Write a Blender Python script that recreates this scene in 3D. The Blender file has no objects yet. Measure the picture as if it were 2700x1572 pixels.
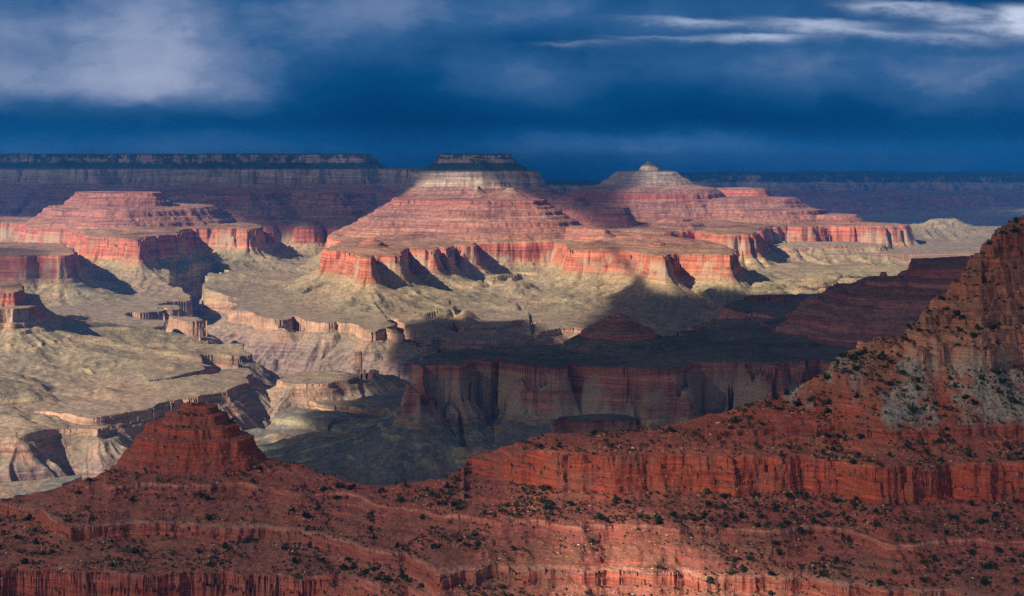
import bpy, math, random, time
import numpy as np
T0 = time.time()
Q = 1.0                     # mesh resolution factor
sc = bpy.context.scene
COL = sc.collection
F32 = np.float32

# ------------------------------------------------------------------ camera
CZ = 2150.0                 # eye height above sea level, metres
FPX, HOR, CX = 3750.0, 439.0, 1350.0     # focal length, horizon row and centre column measured on the photograph
cam = bpy.data.cameras.new('camera')
cam.sensor_width = 36.0
cam.lens = 36.0 * FPX / 2700.0
cam.shift_y = -(786.0 - HOR) / 2700.0
cam.clip_start = 5.0
cam.clip_end = 200000.0
co = bpy.data.objects.new('camera', cam)
co.location = (0, 0, CZ)
co.rotation_euler = (math.radians(90), 0, 0)
COL.objects.link(co)
sc.camera = co

# ------------------------------------------------------------------ sun and exposure
SUN_EL = math.radians(33)
SUN_AZ = math.atan2(-0.56, -0.83)        # direction towards the sun, in the x-y plane
S = np.array([math.cos(SUN_EL) * math.cos(SUN_AZ), math.cos(SUN_EL) * math.sin(SUN_AZ), math.sin(SUN_EL)])
sl = bpy.data.lights.new('sun', 'SUN')
sl.energy = 5.0
sl.angle = math.radians(0.53)
sl.color = (1.0, 0.88, 0.72)
so = bpy.data.objects.new('sun', sl)
from mathutils import Vector
so.rotation_euler = Vector(S).to_track_quat('Z', 'Y').to_euler()
so.location = (0, 0, 5000)
COL.objects.link(so)
vs = sc.view_settings
vs.view_transform = 'Standard'; vs.look = 'None'; vs.gamma = 1.0; vs.use_curve_mapping = False
vs.exposure = 0.66
sc.cycles.use_denoising = False
sc.cycles.volume_bounces = 0
sc.cycles.max_bounces = 4
sc.cycles.diffuse_bounces = 2
sc.cycles.transparent_max_bounces = 16

# ------------------------------------------------------------------ node helper
class NT:
    def __init__(s, tree): s.t = tree; s.L = tree.links
    def n(s, ty, **kw):
        x = s.t.nodes.new(ty)
        for k, v in kw.items(): setattr(x, k, v)
        return x
    def put(s, sock, v):
        if hasattr(v, 'is_output') or isinstance(v, bpy.types.NodeSocket): s.L.new(v, sock)
        else: sock.default_value = v
    def m(s, op, a, b=0.0, c=0.0, clamp=False):
        x = s.n('ShaderNodeMath', operation=op, use_clamp=clamp)
        s.put(x.inputs[0], a); s.put(x.inputs[1], b); s.put(x.inputs[2], c)
        return x.outputs[0]
    def sm(s, v, a, b, lo=0.0, hi=1.0):
        x = s.n('ShaderNodeMapRange', interpolation_type='SMOOTHSTEP')
        s.put(x.inputs[0], v); s.put(x.inputs[1], a); s.put(x.inputs[2], b); s.put(x.inputs[3], lo); s.put(x.inputs[4], hi)
        return x.outputs[0]
    def mix(s, f, a, b, bl='MIX'):
        x = s.n('ShaderNodeMix', data_type='RGBA', blend_type=bl)
        s.put(x.inputs[0], f)
        for i, v in ((6, a), (7, b)):
            if isinstance(v, tuple) and len(v) == 3: v = v + (1,)
            s.put(x.inputs[i], v)
        return x.outputs[2]
    def noise(s, vec, scale=1.0, detail=4.0, rough=0.5, dist=0.0):
        x = s.n('ShaderNodeTexNoise')
        s.put(x.inputs['Vector'], vec)
        x.inputs['Scale'].default_value = scale; x.inputs['Detail'].default_value = detail
        x.inputs['Roughness'].default_value = rough; x.inputs['Distortion'].default_value = dist
        return x.outputs[0]
    def vec(s, x, y, z):
        c = s.n('ShaderNodeCombineXYZ')
        s.put(c.inputs[0], x); s.put(c.inputs[1], y); s.put(c.inputs[2], z)
        return c.outputs[0]
    def ramp(s, v, lo, hi, stops):
        f = s.m('DIVIDE', s.m('SUBTRACT', v, float(lo)), float(hi - lo), clamp=True)
        r = s.n('ShaderNodeValToRGB'); s.L.new(f, r.inputs[0])
        e = r.color_ramp.elements
        pts = [((z - lo) / (hi - lo), c) for z, c in stops]
        e[0].position = pts[0][0]; e[0].color = tuple(pts[0][1]) + (1,)
        e[1].position = pts[-1][0]; e[1].color = tuple(pts[-1][1]) + (1,)
        for p, c in pts[1:-1]:
            k = e.new(p); k.color = tuple(c) + (1,)
        return r.outputs[0]

# ------------------------------------------------------------------ world: storm sky
w = bpy.data.worlds.new("World"); sc.world = w; w.use_nodes = True
w.node_tree.nodes.clear()
N = NT(w.node_tree)
sky = N.n('ShaderNodeTexSky', sky_type='NISHITA')
sky.sun_disc = False
sky.sun_elevation = SUN_EL
sky.sun_rotation = math.atan2(S[0], S[1])
sky.altitude = 2150; sky.air_density = 1.0; sky.dust_density = 0.5; sky.ozone_density = 2.0
tc = N.n('ShaderNodeTexCoord')
sp = N.n('ShaderNodeSeparateXYZ'); N.L.new(tc.outputs['Generated'], sp.inputs[0])
dx, dy, dz = sp.outputs
# bearing and height above the horizon, in thousandths
yy = N.m('MAXIMUM', dy, 0.08)
U = N.m('MULTIPLY', N.m('DIVIDE', dx, yy), 1000.0)       # -360..360 over the view
V = N.m('MULTIPLY', N.m('DIVIDE', dz, yy), 1000.0)       # 0..117 over the view
wob = N.m('SUBTRACT', N.noise(N.vec(N.m('MULTIPLY', U, .012), N.m('MULTIPLY', V, .03), 3.1), 1.0, 5, .55), .5)
wob2 = N.m('SUBTRACT', N.noise(N.vec(N.m('MULTIPLY', U, .03), N.m('MULTIPLY', V, .06), 9.7), 1.0, 5, .6), .5)
Uw = N.m('ADD', U, N.m('MULTIPLY', wob2, 50.0))
Vw = N.m('ADD', V, N.m('MULTIPLY', wob, 26.0))
def blob(cx, cy, sx, sy, amp, rot=0.0, sharp=False, u=None, v=None):
    u = Uw if u is None else u; v = Vw if v is None else v
    a = N.m('SUBTRACT', u, cx); b = N.m('SUBTRACT', v, cy)
    if rot:
        b = N.m('SUBTRACT', b, N.m('MULTIPLY', a, rot))
    a = N.m('DIVIDE', a, sx); b = N.m('DIVIDE', b, sy)
    if sharp: b = N.m('MULTIPLY', b, N.sm(b, -.15, .15, .62, 1.9))
    r = N.m('ADD', N.m('MULTIPLY', a, a), N.m('MULTIPLY', b, b))
    return N.m('MULTIPLY', N.m('EXPONENT', N.m('MULTIPLY', r, -1.0)), amp)
def px(u): return (u - CX) / FPX * 1000
def pv(v): return (HOR - v) / FPX * 1000
cl = None
for (u, v, su, sv, amp, rot) in [
        (100, 120, 480, 150, .85, 0), (390, 70, 170, 170, .75, -.1), (480, 225, 220, 55, .85, -.08), (40, 225, 240, 45, .70, .05),
        (820, 80, 380, 120, .42, 0), (1250, 20, 460, 60, .42, -.03),
        (1360, 210, 190, 70, .32, -.15), (1800, 170, 560, 90, .26, 0), (2350, 170, 480, 100, .46, -.03), (2650, 220, 300, 80, .30, 0), (2100, 40, 900, 60, .22, 0),
        (1600, 385, 360, 38, .44, .02), (200, 395, 600, 40, .36, 0), (2300, 420, 700, 50, .26, 0), (900, 420, 500, 30, .16, 0)]:
    b = blob(px(u), pv(v), su / 3.75, sv / 3.75, amp, rot)
    cl = b if cl is None else N.m('ADD', cl, b)
tex = N.noise(N.vec(N.m('MULTIPLY', Uw, .011), N.m('MULTIPLY', Vw, .024), 0.3), 1.0, 8, .58)
streak = N.noise(N.vec(N.m('ADD', N.m('MULTIPLY', U, .05), N.m('MULTIPLY', V, .015)), N.m('MULTIPLY', V, .008), 5.3), 1.0, 3, .5)
tex = N.m('MULTIPLY', tex, N.sm(streak, .2, .8, .93, 1.07))
cl = N.m('MULTIPLY', cl, N.sm(tex, .25, .75, .60, 1.35))
cl = N.m('SUBTRACT', 1.0, N.m('EXPONENT', N.m('MULTIPLY', cl, -.95)))
hi = None
wv = N.m('SUBTRACT', N.noise(N.vec(N.m('MULTIPLY', U, .035), N.m('MULTIPLY', V, .10), 1.3), 1.0, 6, .6), .5)
Us = N.m('ADD', U, N.m('MULTIPLY', wv, 30.0)); Vs = N.m('ADD', V, N.m('MULTIPLY', wv, 9.0))
for (u, v, su, sv, amp, rot) in [
        (2160, 58, 130, 15, .62, -.03), (2010, 94, 95, 9, .7, .0), (1830, 54, 130, 9, .45, -.05), (1780, 97, 150, 7, .16, 0), (1540, 110, 90, 6, .12, 0),
        (2500, 26, 200, 16, .6, -.11), (2700, 34, 60, 26, 1.8, -.1), (2360, 12, 110, 9, .3, 0), (2530, 95, 90, 13, .35, -.1), (2640, 70, 130, 12, .4, 0), (2330, 82, 120, 10, .3, -.1)]:
    b = blob(px(u), pv(v), su / 3.75, sv / 3.75, amp, rot, sharp=True, u=Us, v=Vs)
    hi = b if hi is None else N.m('ADD', hi, b)
hi = N.m('MULTIPLY', hi, N.sm(wv, -.3, .2, .35, 1.2))
front = N.ramp(cl, 0, 1, [(0, (.0003, .027, .096)), (.14, (.0015, .043, .132)), (.34, (.020, .075, .185)), (.6, (.10, .15, .265)), (.85, (.22, .26, .37)), (1, (.33, .36, .46))])
front = N.mix(N.m('SUBTRACT', 1.0, N.m('EXPONENT', N.m('MULTIPLY', hi, -1.1))), front, (.45, .50, .62))
top = N.mix(N.sm(dz, .12, .5), front, (.09, .10, .13))
back = N.mix(.35, sky.outputs[0], (2.2, 2.0, 1.8))
bg1 = N.n('ShaderNodeBackground'); N.L.new(top, bg1.inputs[0]); bg1.inputs[1].default_value = 1.0
bg2 = N.n('ShaderNodeBackground'); N.L.new(back, bg2.inputs[0]); bg2.inputs[1].default_value = 0.052
ms = N.n('ShaderNodeMixShader')
N.L.new(N.sm(dy, .05, .45), ms.inputs[0]); N.L.new(bg2.outputs[0], ms.inputs[1]); N.L.new(bg1.outputs[0], ms.inputs[2])
wo = N.n('ShaderNodeOutputWorld'); N.L.new(ms.outputs[0], wo.inputs[0])

# ------------------------------------------------------------------ noise
_r = np.random.RandomState(7)
_perm = np.concatenate([_r.permutation(256)] * 3).astype(np.int32)
_ang = _r.rand(256) * 2 * np.pi
_gx, _gy = np.cos(_ang).astype(F32), np.sin(_ang).astype(F32)
def gn(x, y, seed=0):
    x = x.astype(F32); y = y.astype(F32)
    fx = np.floor(x); fy = np.floor(y)
    xi = (fx.astype(np.int32) + seed * 37) & 255; yi = (fy.astype(np.int32) + seed * 91) & 255
    x = x - fx; y = y - fy
    u = x * x * x * (x * (x * 6 - 15) + 10); v = y * y * y * (y * (y * 6 - 15) + 10)
    a = _perm[xi]; b = _perm[xi + 1]
    def g(h, px_, py_): return _gx[h] * px_ + _gy[h] * py_
    n00 = g(_perm[a + yi], x, y); n10 = g(_perm[b + yi], x - 1, y)
    n01 = g(_perm[a + yi + 1], x, y - 1); n11 = g(_perm[b + yi + 1], x - 1, y - 1)
    t0 = n00 + u * (n10 - n00); t1 = n01 + u * (n11 - n01)
    return (t0 + v * (t1 - t0)) * F32(1.5)
def fbm(x, y, L, octs=3, seed=0, gain=.5):
    r = 0; a = 1.0; f = 1.0 / L
    for o in range(octs):
        r = r + a * gn(x * f, y * f, seed + o); a *= gain; f *= 2.03
    return r
def ridged(x, y, L, octs=2, seed=0):          # 0 on the ridge lines, 1 between
    r = 0; a = .65; f = 1.0 / L
    for o in range(octs):
        r = r + a * np.minimum(1, 2.2 * np.abs(gn(x * f, y * f, seed + o))); a *= .5; f *= 2.1
    return r
def sstep(x, a, b):
    t = np.clip((x - a) / (b - a), 0, 1); return t * t * (3 - 2 * t)

# ------------------------------------------------------------------ plan helpers: bearings (columns of the photograph) and distance
def PZ(u, v, z): D = (CZ - z) * FPX / (v - HOR); return ((u - CX) / FPX * D, D)
def PQ(u, D): return ((u - CX) / FPX * D, float(D))
def chaikin(p, n=1):
    for _ in range(n):
        o = []
        for i in range(len(p)):
            a, b = p[i], p[(i + 1) % len(p)]
            o.append((a[0] * .8 + b[0] * .2, a[1] * .8 + b[1] * .2)); o.append((a[0] * .2 + b[0] * .8, a[1] * .2 + b[1] * .8))
        p = o
    return p
def poly_dist(x, y, poly):
    """signed distance (negative inside) and nearest boundary point"""
    best = np.full(x.shape, 1e18, F32); nx = np.zeros_like(x); ny = np.zeros_like(x); ins = np.zeros(x.shape, bool)
    n = len(poly)
    for i in range(n):
        (ax, ay), (bx, by) = poly[i], poly[(i + 1) % n]
        ex, ey = bx - ax, by - ay; l2 = ex * ex + ey * ey
        if l2 < 1e-6: continue
        t = np.clip(((x - ax) * ex + (y - ay) * ey) / l2, 0, 1)
        qx = ax + t * ex; qy = ay + t * ey
        d = (x - qx) ** 2 + (y - qy) ** 2
        k = d < best
        best = np.where(k, d, best); nx = np.where(k, qx, nx); ny = np.where(k, qy, ny)
        c = ((ay > y) != (by > y))
        if abs(ey) > 1e-9:
            ins ^= c & (x < ax + (y - ay) * ex / ey)
    d = np.sqrt(best)
    return np.where(ins, -d, d).astype(F32), nx.astype(F32), ny.astype(F32)

# ------------------------------------------------------------------ the rock column: height against distance from the rim
col = [(2262, 0), (2225, 14), (2215, 34), (2175, 48), (2160, 75), (2115, 150), (2105, 156), (2100, 170), (2030, 186), (2022, 196), (1962, 210), (1940, 250), (1880, 370)]
z, r = 1880, 370
for (dzc, rc, dzs, rs) in [(42, 14, 10, 40), (16, 7, 22, 55), (26, 9, 16, 45), (14, 6, 22, 60), (30, 10, 18, 50), (12, 5, 30, 80), (18, 8, 22, 60)]:
    z -= dzc; r += rc; col.append((z, r)); z -= dzs; r += rs; col.append((z, r))
col.append((1580, r + 12)); r += 12
for zz, rr in [(1520, 9), (1514, 8), (1438, 12), (1432, 22), (1412, 8), (1400, 34), (1388, 8), (1350, 120), (1343, 6), (1302, 230), (1276, 300), (1256, 480), (1236, 800), (1200, 1800), (1100, 6000)]:
    r += rr; col.append((zz, r))
CZs = np.array([c[0] for c in col][::-1], F32); CRs = np.array([c[1] for c in col][::-1], F32)
def col_r(z): return float(np.interp(z, CZs, CRs))
CR2 = CRs[::-1].copy(); CZ2 = CZs[::-1].copy()
def col_z(r): return np.interp(r, CR2, CZ2).astype(F32)
# a worn version of the same column: cliffs broken down into ramps and small ledges
_rr = np.arange(0, 9000, 4.0); _zz = np.interp(_rr, CR2, CZ2)
_k = np.exp(-(np.arange(-18, 19) * 4.0 / 32) ** 2); _k /= _k.sum()
_zs = np.convolve(np.pad(_zz, 18, 'edge'), _k, 'valid')
def col_worn(r): return np.interp(r, _rr, _zs).astype(F32)
R1400 = float(np.interp(1405, CZs, CRs))

# ------------------------------------------------------------------ landforms. Each is a stack of rims: (outline, top height, dict)
def Z(z, *p): return [PZ(a, b, z) for a, b in p]
def D(*p): return [PQ(a, b) for a, b in p]
LF = {}
LF['plateau'] = [
 (D((-700,15200),(-300,15250),(100,15050),(260,15400),(400,15150),(650,14900),(850,15000),(955,14900),(985,15600),(940,18500),(-700,18500)), 2280, dict(zo=20, s=1.1, a=70, top=.0, far=1)),
 (D((-700,14700),(-300,14800),(60,14800),(200,14550),(330,14800),(500,14850),(640,14600),(800,14700),(960,14650),(1000,14850),(1100,14900),(1125,15600),(1125,17500),(-700,17500)), 2122, dict(zo=20, s=1.5, a=80, top=.03, cap=25)),
 (D((-700,13900),(-100,13900),(60,14100),(250,13700),(420,14200),(520,13500),(690,13350),(760,14000),(830,13700),(900,13500),(960,14000),(1130,13900),(1130,16500),(-700,16500)), 1890, dict(zo=20, s=1.2, a=90, top=.06, cap=60)),
 (D((-700,13500),(-100,13600),(100,13400),(600,13000),(735,12900),(760,13300),(790,12800),(825,12750),(850,13200),(900,12700),(930,12800),(960,13500),(1130,13300),(1130,15500),(-700,15500)), 1640, dict(zo=30, s=1, a=60, top=.10, cap=60)),
]
LF['red_mesa'] = [
 (D((-450,12500),(-250,12700),(63,12750),(167,12200),(205,11300),(215,10600),(222,10350),(300,10200),(350,9800),(372,9750),(385,10250),(430,10500),(470,10650),(482,11300),(500,11650),(600,11600),(668,11450),(680,11800),(690,12500),(600,13600),(-450,14500)), 1640, dict(zo=60, s=.9, a=30, top=.07, cap=55)),
 (D((150,11900),(300,11500),(450,11850),(560,12300),(560,13300),(130,13000)), 1800, dict(zo=60, s=.8, a=35, top=.05, cap=40)),
 (D((202,12050),(300,11950),(425,12050),(428,12600),(300,12900),(200,12700)), 1925, dict(zo=60, s=.75, a=20, top=.02, cap=10)),
]
LF['left_mesa'] = [
 (D((-500,8900),(0,8900),(60,8860),(100,8950),(165,8900),(192,9050),(200,9500),(150,10500),(-500,10500)), 1592, dict(zo=10, s=1.05, a=14, top=.02, cap=12)),
]
LF['left_butte'] = [
 (D((-500,6500),(0,6500),(45,6520),(62,6700),(50,7200),(-500,7500)), 1572, dict(zo=10, s=1.0, a=12, top=.03, cap=12)),
 (D((-500,6420),(20,6400),(85,6500),(112,6750),(100,7300),(-500,7600)), 1505, dict(zo=10, s=1.1, a=16, top=.1, cap=30)),
]
LF['central_butte'] = [
 (D((849,9630),(900,9560),(940,9350),(950,8850),(962,8790),(980,8800),(986,9060),(1003,9020),(1050,9010),(1062,9100),(1055,9450),(1075,9900),(1100,9700),(1146,9640),(1156,9700),(1158,10000),(1176,9750),(1186,9850),(1200,10250),(1215,10060),(1240,10080),(1252,10150),(1256,10750),(1300,10900),(1400,10950),(1480,10600),(1500,9700),(1535,9600),(1626,9580),(1690,9280),(1735,8960),(1752,8940),(1760,9180),(1800,9230),(1890,9080),(1934,9060),(1946,9500),(1900,10600),(1750,11700),(1600,12300),(1400,13500),(1000,13500),(905,12500),(915,11000),(880,10300)), 1582, dict(zo=5, s=1.0, a=16, top=.11, cap=70)),
 (D((1038,11450),(1110,11420),(1170,11270),(1215,11130),(1260,11080),(1320,11090),(1425,11200),(1436,11700),(1380,12500),(1150,13000),(1040,12600)), 1880, dict(zo=5, s=1.15, a=28, top=.06, cap=20)),
 (D((1225,11520),(1257,11420),(1300,11500),(1352,11480),(1372,11600),(1350,11900),(1240,11900)), 1925, dict(zo=5, s=.8, a=14, top=.0, cap=5)),
 (D((1250,11590),(1262,11560),(1268,11650),(1256,11700)), 1988, dict(zo=5, s=.8, a=8, top=.0, cap=5)),
 (D((1338,11560),(1355,11540),(1358,11620),(1342,11640)), 1972, dict(zo=5, s=.8, a=8, top=.0, cap=5)),
 (D((1500,10950),(1545,10700),(1590,10450),(1596,10650),(1550,11100),(1500,11200)), 1688, dict(zo=5, s=.7, a=12, top=.0, cap=5)),
 (D((972,9750),(985,9700),(988,9900),(975,9950)), 1648, dict(zo=5, s=1., a=6, top=.0, cap=5)),
 (D((1725,9600),(1745,9600),(1740,9900),(1722,9900)), 1635, dict(zo=5, s=1.2, a=6, top=.0, cap=5)),
]
LF['flat_topped_butte'] = [
 (D((1158,13050),(1200,12900),(1250,12850),(1300,12930),(1337,12900),(1346,13400),(1280,14100),(1160,13700)), 2263, dict(zo=6, s=1.15, a=16, top=.0, cap=2)),
 (D((1092,13200),(1130,12750),(1200,12640),(1290,12600),(1330,12800),(1370,12950),(1406,12900),(1416,13500),(1300,14600),(1095,14200)), 2112, dict(zo=6, s=1.9, brk=1950, a=26, top=.05, cap=15)),
 (D((1060,12600),(1100,12300),(1400,12350),(1450,12600),(1528,12500),(1540,13000),(1450,13800),(1060,13800)), 1872, dict(zo=0, s=.9, a=35, top=.1, cap=60)),
 (D((1420,12300),(1500,12350),(1640,12200),(1665,12450),(1600,13300),(1400,13300)), 1790, dict(zo=0, s=.5, a=22, top=.03, cap=20)),
]
LF['spired_butte'] = [
 (D((1708,14000),(1716,13980),(1720,14030),(1710,14040)), 2203, dict(zo=42, s=.85, a=3, top=0, cap=1)),
 (D((1640,14050),(1700,13900),(1765,14000),(1765,14450),(1640,14500)), 2108, dict(zo=0, s=4.2, brk=1935, a=16, top=.03, cap=8)),
 (D((1543,13900),(1620,13500),(1750,13400),(1860,13550),(1884,13700),(1884,14200),(1700,15000),(1540,14600)), 1885, dict(zo=0, s=1.0, a=40, top=.05, cap=40)),
 (D((1880,14300),(1930,14050),(2005,13800),(2028,14100),(1950,14800)), 1934, dict(zo=30, s=.8, a=20, top=0, cap=5)),
 (D((1860,13500),(1960,13450),(2080,13500),(2108,13800),(2000,14800),(1880,14800)), 1845, dict(zo=30, s=.9, a=30, top=.05, cap=30)),
 (D((1940,13000),(2050,12950),(2150,13100),(2185,13600),(1950,14800)), 1742, dict(zo=30, s=.8, a=25, top=.05, cap=20)),
 (D((2140,13100),(2250,13000),(2262,13400),(2150,13800)), 1700, dict(zo=30, s=.7, a=15, top=.03, cap=8)),
 (D((1560,12700),(1600,11900),(1640,11700),(1700,11500),(1760,11450),(1800,11650),(1830,12200),(1860,11400),(1890,11050),(1975,10950),(1992,11300),(2010,12400),(2060,12700),(2129,12550),(2200,12700),(2300,12550),(2392,12650),(2400,13000),(2260,13500),(2080,14800),(1600,15000)), 1622, dict(zo=35, s=1.0, a=52, top=.06, cap=30)),
 (D((1735,12100),(1790,11950),(1830,12300),(1780,12600)), 1700, dict(zo=35, s=1.2, a=10, top=.0, cap=60)),
 (D((2050,11700),(2200,11900),(2330,12000),(2350,12500),(2000,12500)), 1475, dict(zo=30, s=1.2, a=40, top=.1, cap=40)),
]
LF['pale_butte'] = [
 (D((2452,14350),(2468,14200),(2490,14300),(2520,14250),(2530,14500),(2515,14800),(2455,14700)), 1608, dict(zo=205, s=1.1, a=20, top=.02, cap=15)),
 (D((2400,14100),(2560,14000),(2580,14600),(2500,15500),(2380,15000)), 1530, dict(zo=180, s=1.0, a=40, top=.08, cap=40)),
 (D((2350,12500),(2450,12300),(2600,12600),(2750,12500),(2750,14000),(2400,14000)), 1425, dict(zo=60, s=1.2, a=60, top=.05, cap=60)),
]
LF['dark_mesa'] = [
 (D((1082,4200),(1100,4110),(1135,4140),(1160,4210),(1225,4190),(1245,4300),(1330,4280),(1400,4190),(1462,4170),(1480,4290),(1560,4240),(1680,4150),(1809,4150),(1825,4300),(1950,4270),(2059,4150),(2090,4300),(2300,4200),(2500,4100),(3000,4000),(3000,5600),(1900,5600),(1800,5000),(1500,4700),(1178,4600),(1095,4450)), 1561, dict(zo=-15, s=1.0, a=42, top=.03, cap=20, ls=.95, worn=.9)),
  (D((1622,4600),(1636,4585),(1641,4620),(1626,4635)), 1672, dict(zo=-2, s=.95, a=4, top=0, cap=2, worn=.5)),
 (D((1560,4520),(1640,4460),(1720,4520),(1690,4720),(1570,4700)), 1590, dict(zo=-15, s=1.2, a=14, top=.03, cap=5, worn=.5)),
 (D((1452,3270),(1490,3330),(1560,3310),(1600,3340),(1670,3280),(1690,3330),(1640,3400),(1480,3380)), 1558, dict(zo=-15, s=1.2, a=14, top=.1, cap=6, worn=.8)),
]
LF['stepped_ridge'] = [
 (D((2405,5000),(2450,4900),(2600,4850),(2950,4800),(2950,5600),(2405,5500)), 1800, dict(zo=-78, s=.8, a=10, top=.02, cap=6)),
 (D((2322,5000),(2333,4985),(2338,5020),(2325,5030)), 1780, dict(zo=-78, s=1.0, a=4, top=0, cap=1, worn=0)),
 (D((2362,4980),(2374,4950),(2384,5000),(2372,5030)), 1764, dict(zo=-78, s=.7, a=4, top=0, cap=1, worn=0)),
 (D((2290,5040),(2300,5010),(2312,5040),(2300,5060)), 1752, dict(zo=-78, s=.7, a=4, top=0, cap=1, worn=0)),
 (D((2272,5050),(2330,4960),(2400,4850),(2600,4780),(2950,4700),(2950,5700),(2280,5500)), 1728, dict(zo=-78, s=.8, a=30, top=.05, cap=14, worn=.15)),
 (D((2192,5050),(2250,4900),(2350,4780),(2500,4650),(2950,4550),(2950,5800),(2200,5500)), 1702, dict(zo=-78, s=.8, a=36, top=.05, cap=10, worn=.15)),
 (D((2140,5000),(2200,4750),(2300,4620),(2500,4500),(2950,4400),(2950,5800),(2150,5500)), 1655, dict(zo=-78, s=.8, a=40, top=.05, cap=10, worn=.15)),
 (D((1895,5900),(1930,5700),(1990,5600),(2050,5420),(2100,5300),(2400,5200),(2950,5200),(2950,6500),(2000,6500)), 1572, dict(zo=0, s=1, a=14, top=.03, cap=20)),
 (D((1998,5250),(2030,5080),(2070,4980),(2150,4900),(2300,4900),(2300,5400),(2100,5500)), 1580, dict(zo=0, s=1, a=14, top=.06, cap=30)),
]
BY = {k: [(chaikin(p), zt, o) for p, zt, o in v] for k, v in LF.items()}

# river gorge outline on the Tonto bench (rim of the inner canyon)
GORGE = chaikin(D((-700,4500),(0,4624),(120,4820),(200,4870),(290,4900),(363,5000),(410,5400),(480,5520),(592,5540),(650,5790),(672,5850),(655,6100),(632,6700),(560,7050),(505,7000),(492,7150),(520,7500),(534,7750),(505,8000),(400,8150),(480,8350),(492,8900),(440,9500),(490,10400),(560,11000),(610,10900),(560,10300),(530,9500),(600,8850),(640,8750),(590,8500),(650,8350),(735,7900),(800,7950),(850,7820),(900,7880),(960,7650),(995,7480),(1040,7650),(1100,7250),(1180,7500),(1300,7300),(1400,7500),(1460,7900),(1530,7950),(1560,7500),(1700,7100),(1800,7500),(1880,7300),(2000,7000),(2800,6500),(2800,5900),(2000,6100),(1600,6200),(1250,5800),(1050,5700),(900,5450),(790,5350),(735,5000),(690,4900),(500,4500),(250,4250),(0,4050),(-700,3900)))
ISLE = chaikin(D((735,5950),(800,5850),(900,5950),(1000,6050),(1040,6250),(900,6350),(770,6200)))
SIDE = chaikin(D((1215,8350),(1240,8250),(1300,8700),(1330,8800),(1300,8820),(1260,8650)))

def ground(X, Y):
    shp = X.shape; x = X.ravel(); y = Y.ravel()
    far = np.clip(y - 9000, 0, 9000) * .018
    z = 1246 + far + 30 * fbm(x, y, 620, 4, 40) + 1.2 * fbm(x, y, 160, 2, 44)
    inn = np.zeros(x.shape, bool)
    m = (y < 12000)
    xs, ys = x[m], y[m]
    wx = xs + 60 * fbm(xs, ys, 380, 3, 60); wy = ys + 80 * fbm(xs, ys, 380, 3, 65)
    d, nx, ny = poly_dist(wx, wy, GORGE)
    d2, mx, my = poly_dist(wx, wy, ISLE)
    k = -d2 > d
    d = np.maximum(d, -d2); nx = np.where(k, mx, nx); ny = np.where(k, my, ny)
    dd = np.abs(d) + 1
    ux = (wx - nx) / dd; uy = (wy - ny) / dd
    qx = nx + 120 * ux; qy = ny + 120 * uy
    spur = fbm(qx, qy, 260, 4, 70) * 60 + (ridged(qx, qy, 90, 2, 75) - .5) * 40
    trib = 0
    for L, w, R, sd in ((700, .17, 560, 150),):
        tq = np.abs(gn(xs * 1.1 / L, ys * .8 / L, sd) + .12 * gn(xs / 190, ys / 190, sd + 2))
        trib = np.maximum(trib, R * (.5 + .9 * gn(xs / 1500, ys / 1500, sd + 3)) * (1 - sstep(tq / w, 0, 1)))
    # leave the far end, where the bench is hidden or narrow, as it is
    d = np.where(d > 0, d - np.maximum(trib, 0) * np.clip((9200 - ys) / 1200, 0, 1), d)
    di = -d
    e = di + spur * np.clip((di - 10) / 120, 0, 1) * np.clip((330 - di) / 160, 0, 1) + 6 * fbm(xs, ys, 70, 3, 79)
    prof = np.interp(e, [-3000, -900, -400, -150, 0, 13, 26, 40, 66, 120, 300, 480, 600, 5000], [125, 80, 42, 16, 0, -15, -20, -36, -58, -105, -250, -390, -450, -455]).astype(F32)
    zz = z[m]
    do = np.maximum(d, 0)
    ax, ay = nx + 200 * ux, ny + 200 * uy
    for L, w, dep in ((520, .22, 80), (260, .17, 42), (120, .17, 15), (60, .2, 3.5)):
        c = gn((ax * .6 + xs * .4) / L, (ay * .6 + ys * .4) / L, 140 + L) + .15 * gn(xs / (L * .4), ys / (L * .4), 141 + L)
        zz = zz - dep * np.exp(-(c / w) ** 2) * np.clip(.12 + do / 420, 0, 1) * np.clip((3200 - do) / 1500, 0, 1)
    zz = zz + np.minimum(do * .022, 40)
    k = e > 0
    zr = 1246 + (zz - 1246) * np.clip((60 - e) / 60, 0, 1) * 1.0
    fl = np.clip((e - 55) / 130, 0, 1) * (30 * ridged(xs, ys, 170, 2, 81) + 8 * fbm(xs, ys, 40, 2, 85))
    z[m] = np.where(k, zr + prof + fl, zz + prof * np.clip(1 - np.maximum(ys - 9500, 0) / 2500, 0, 1))
    inn[m] = e > 0
    return z.reshape(shp).astype(F32), inn.reshape(shp)

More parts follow.
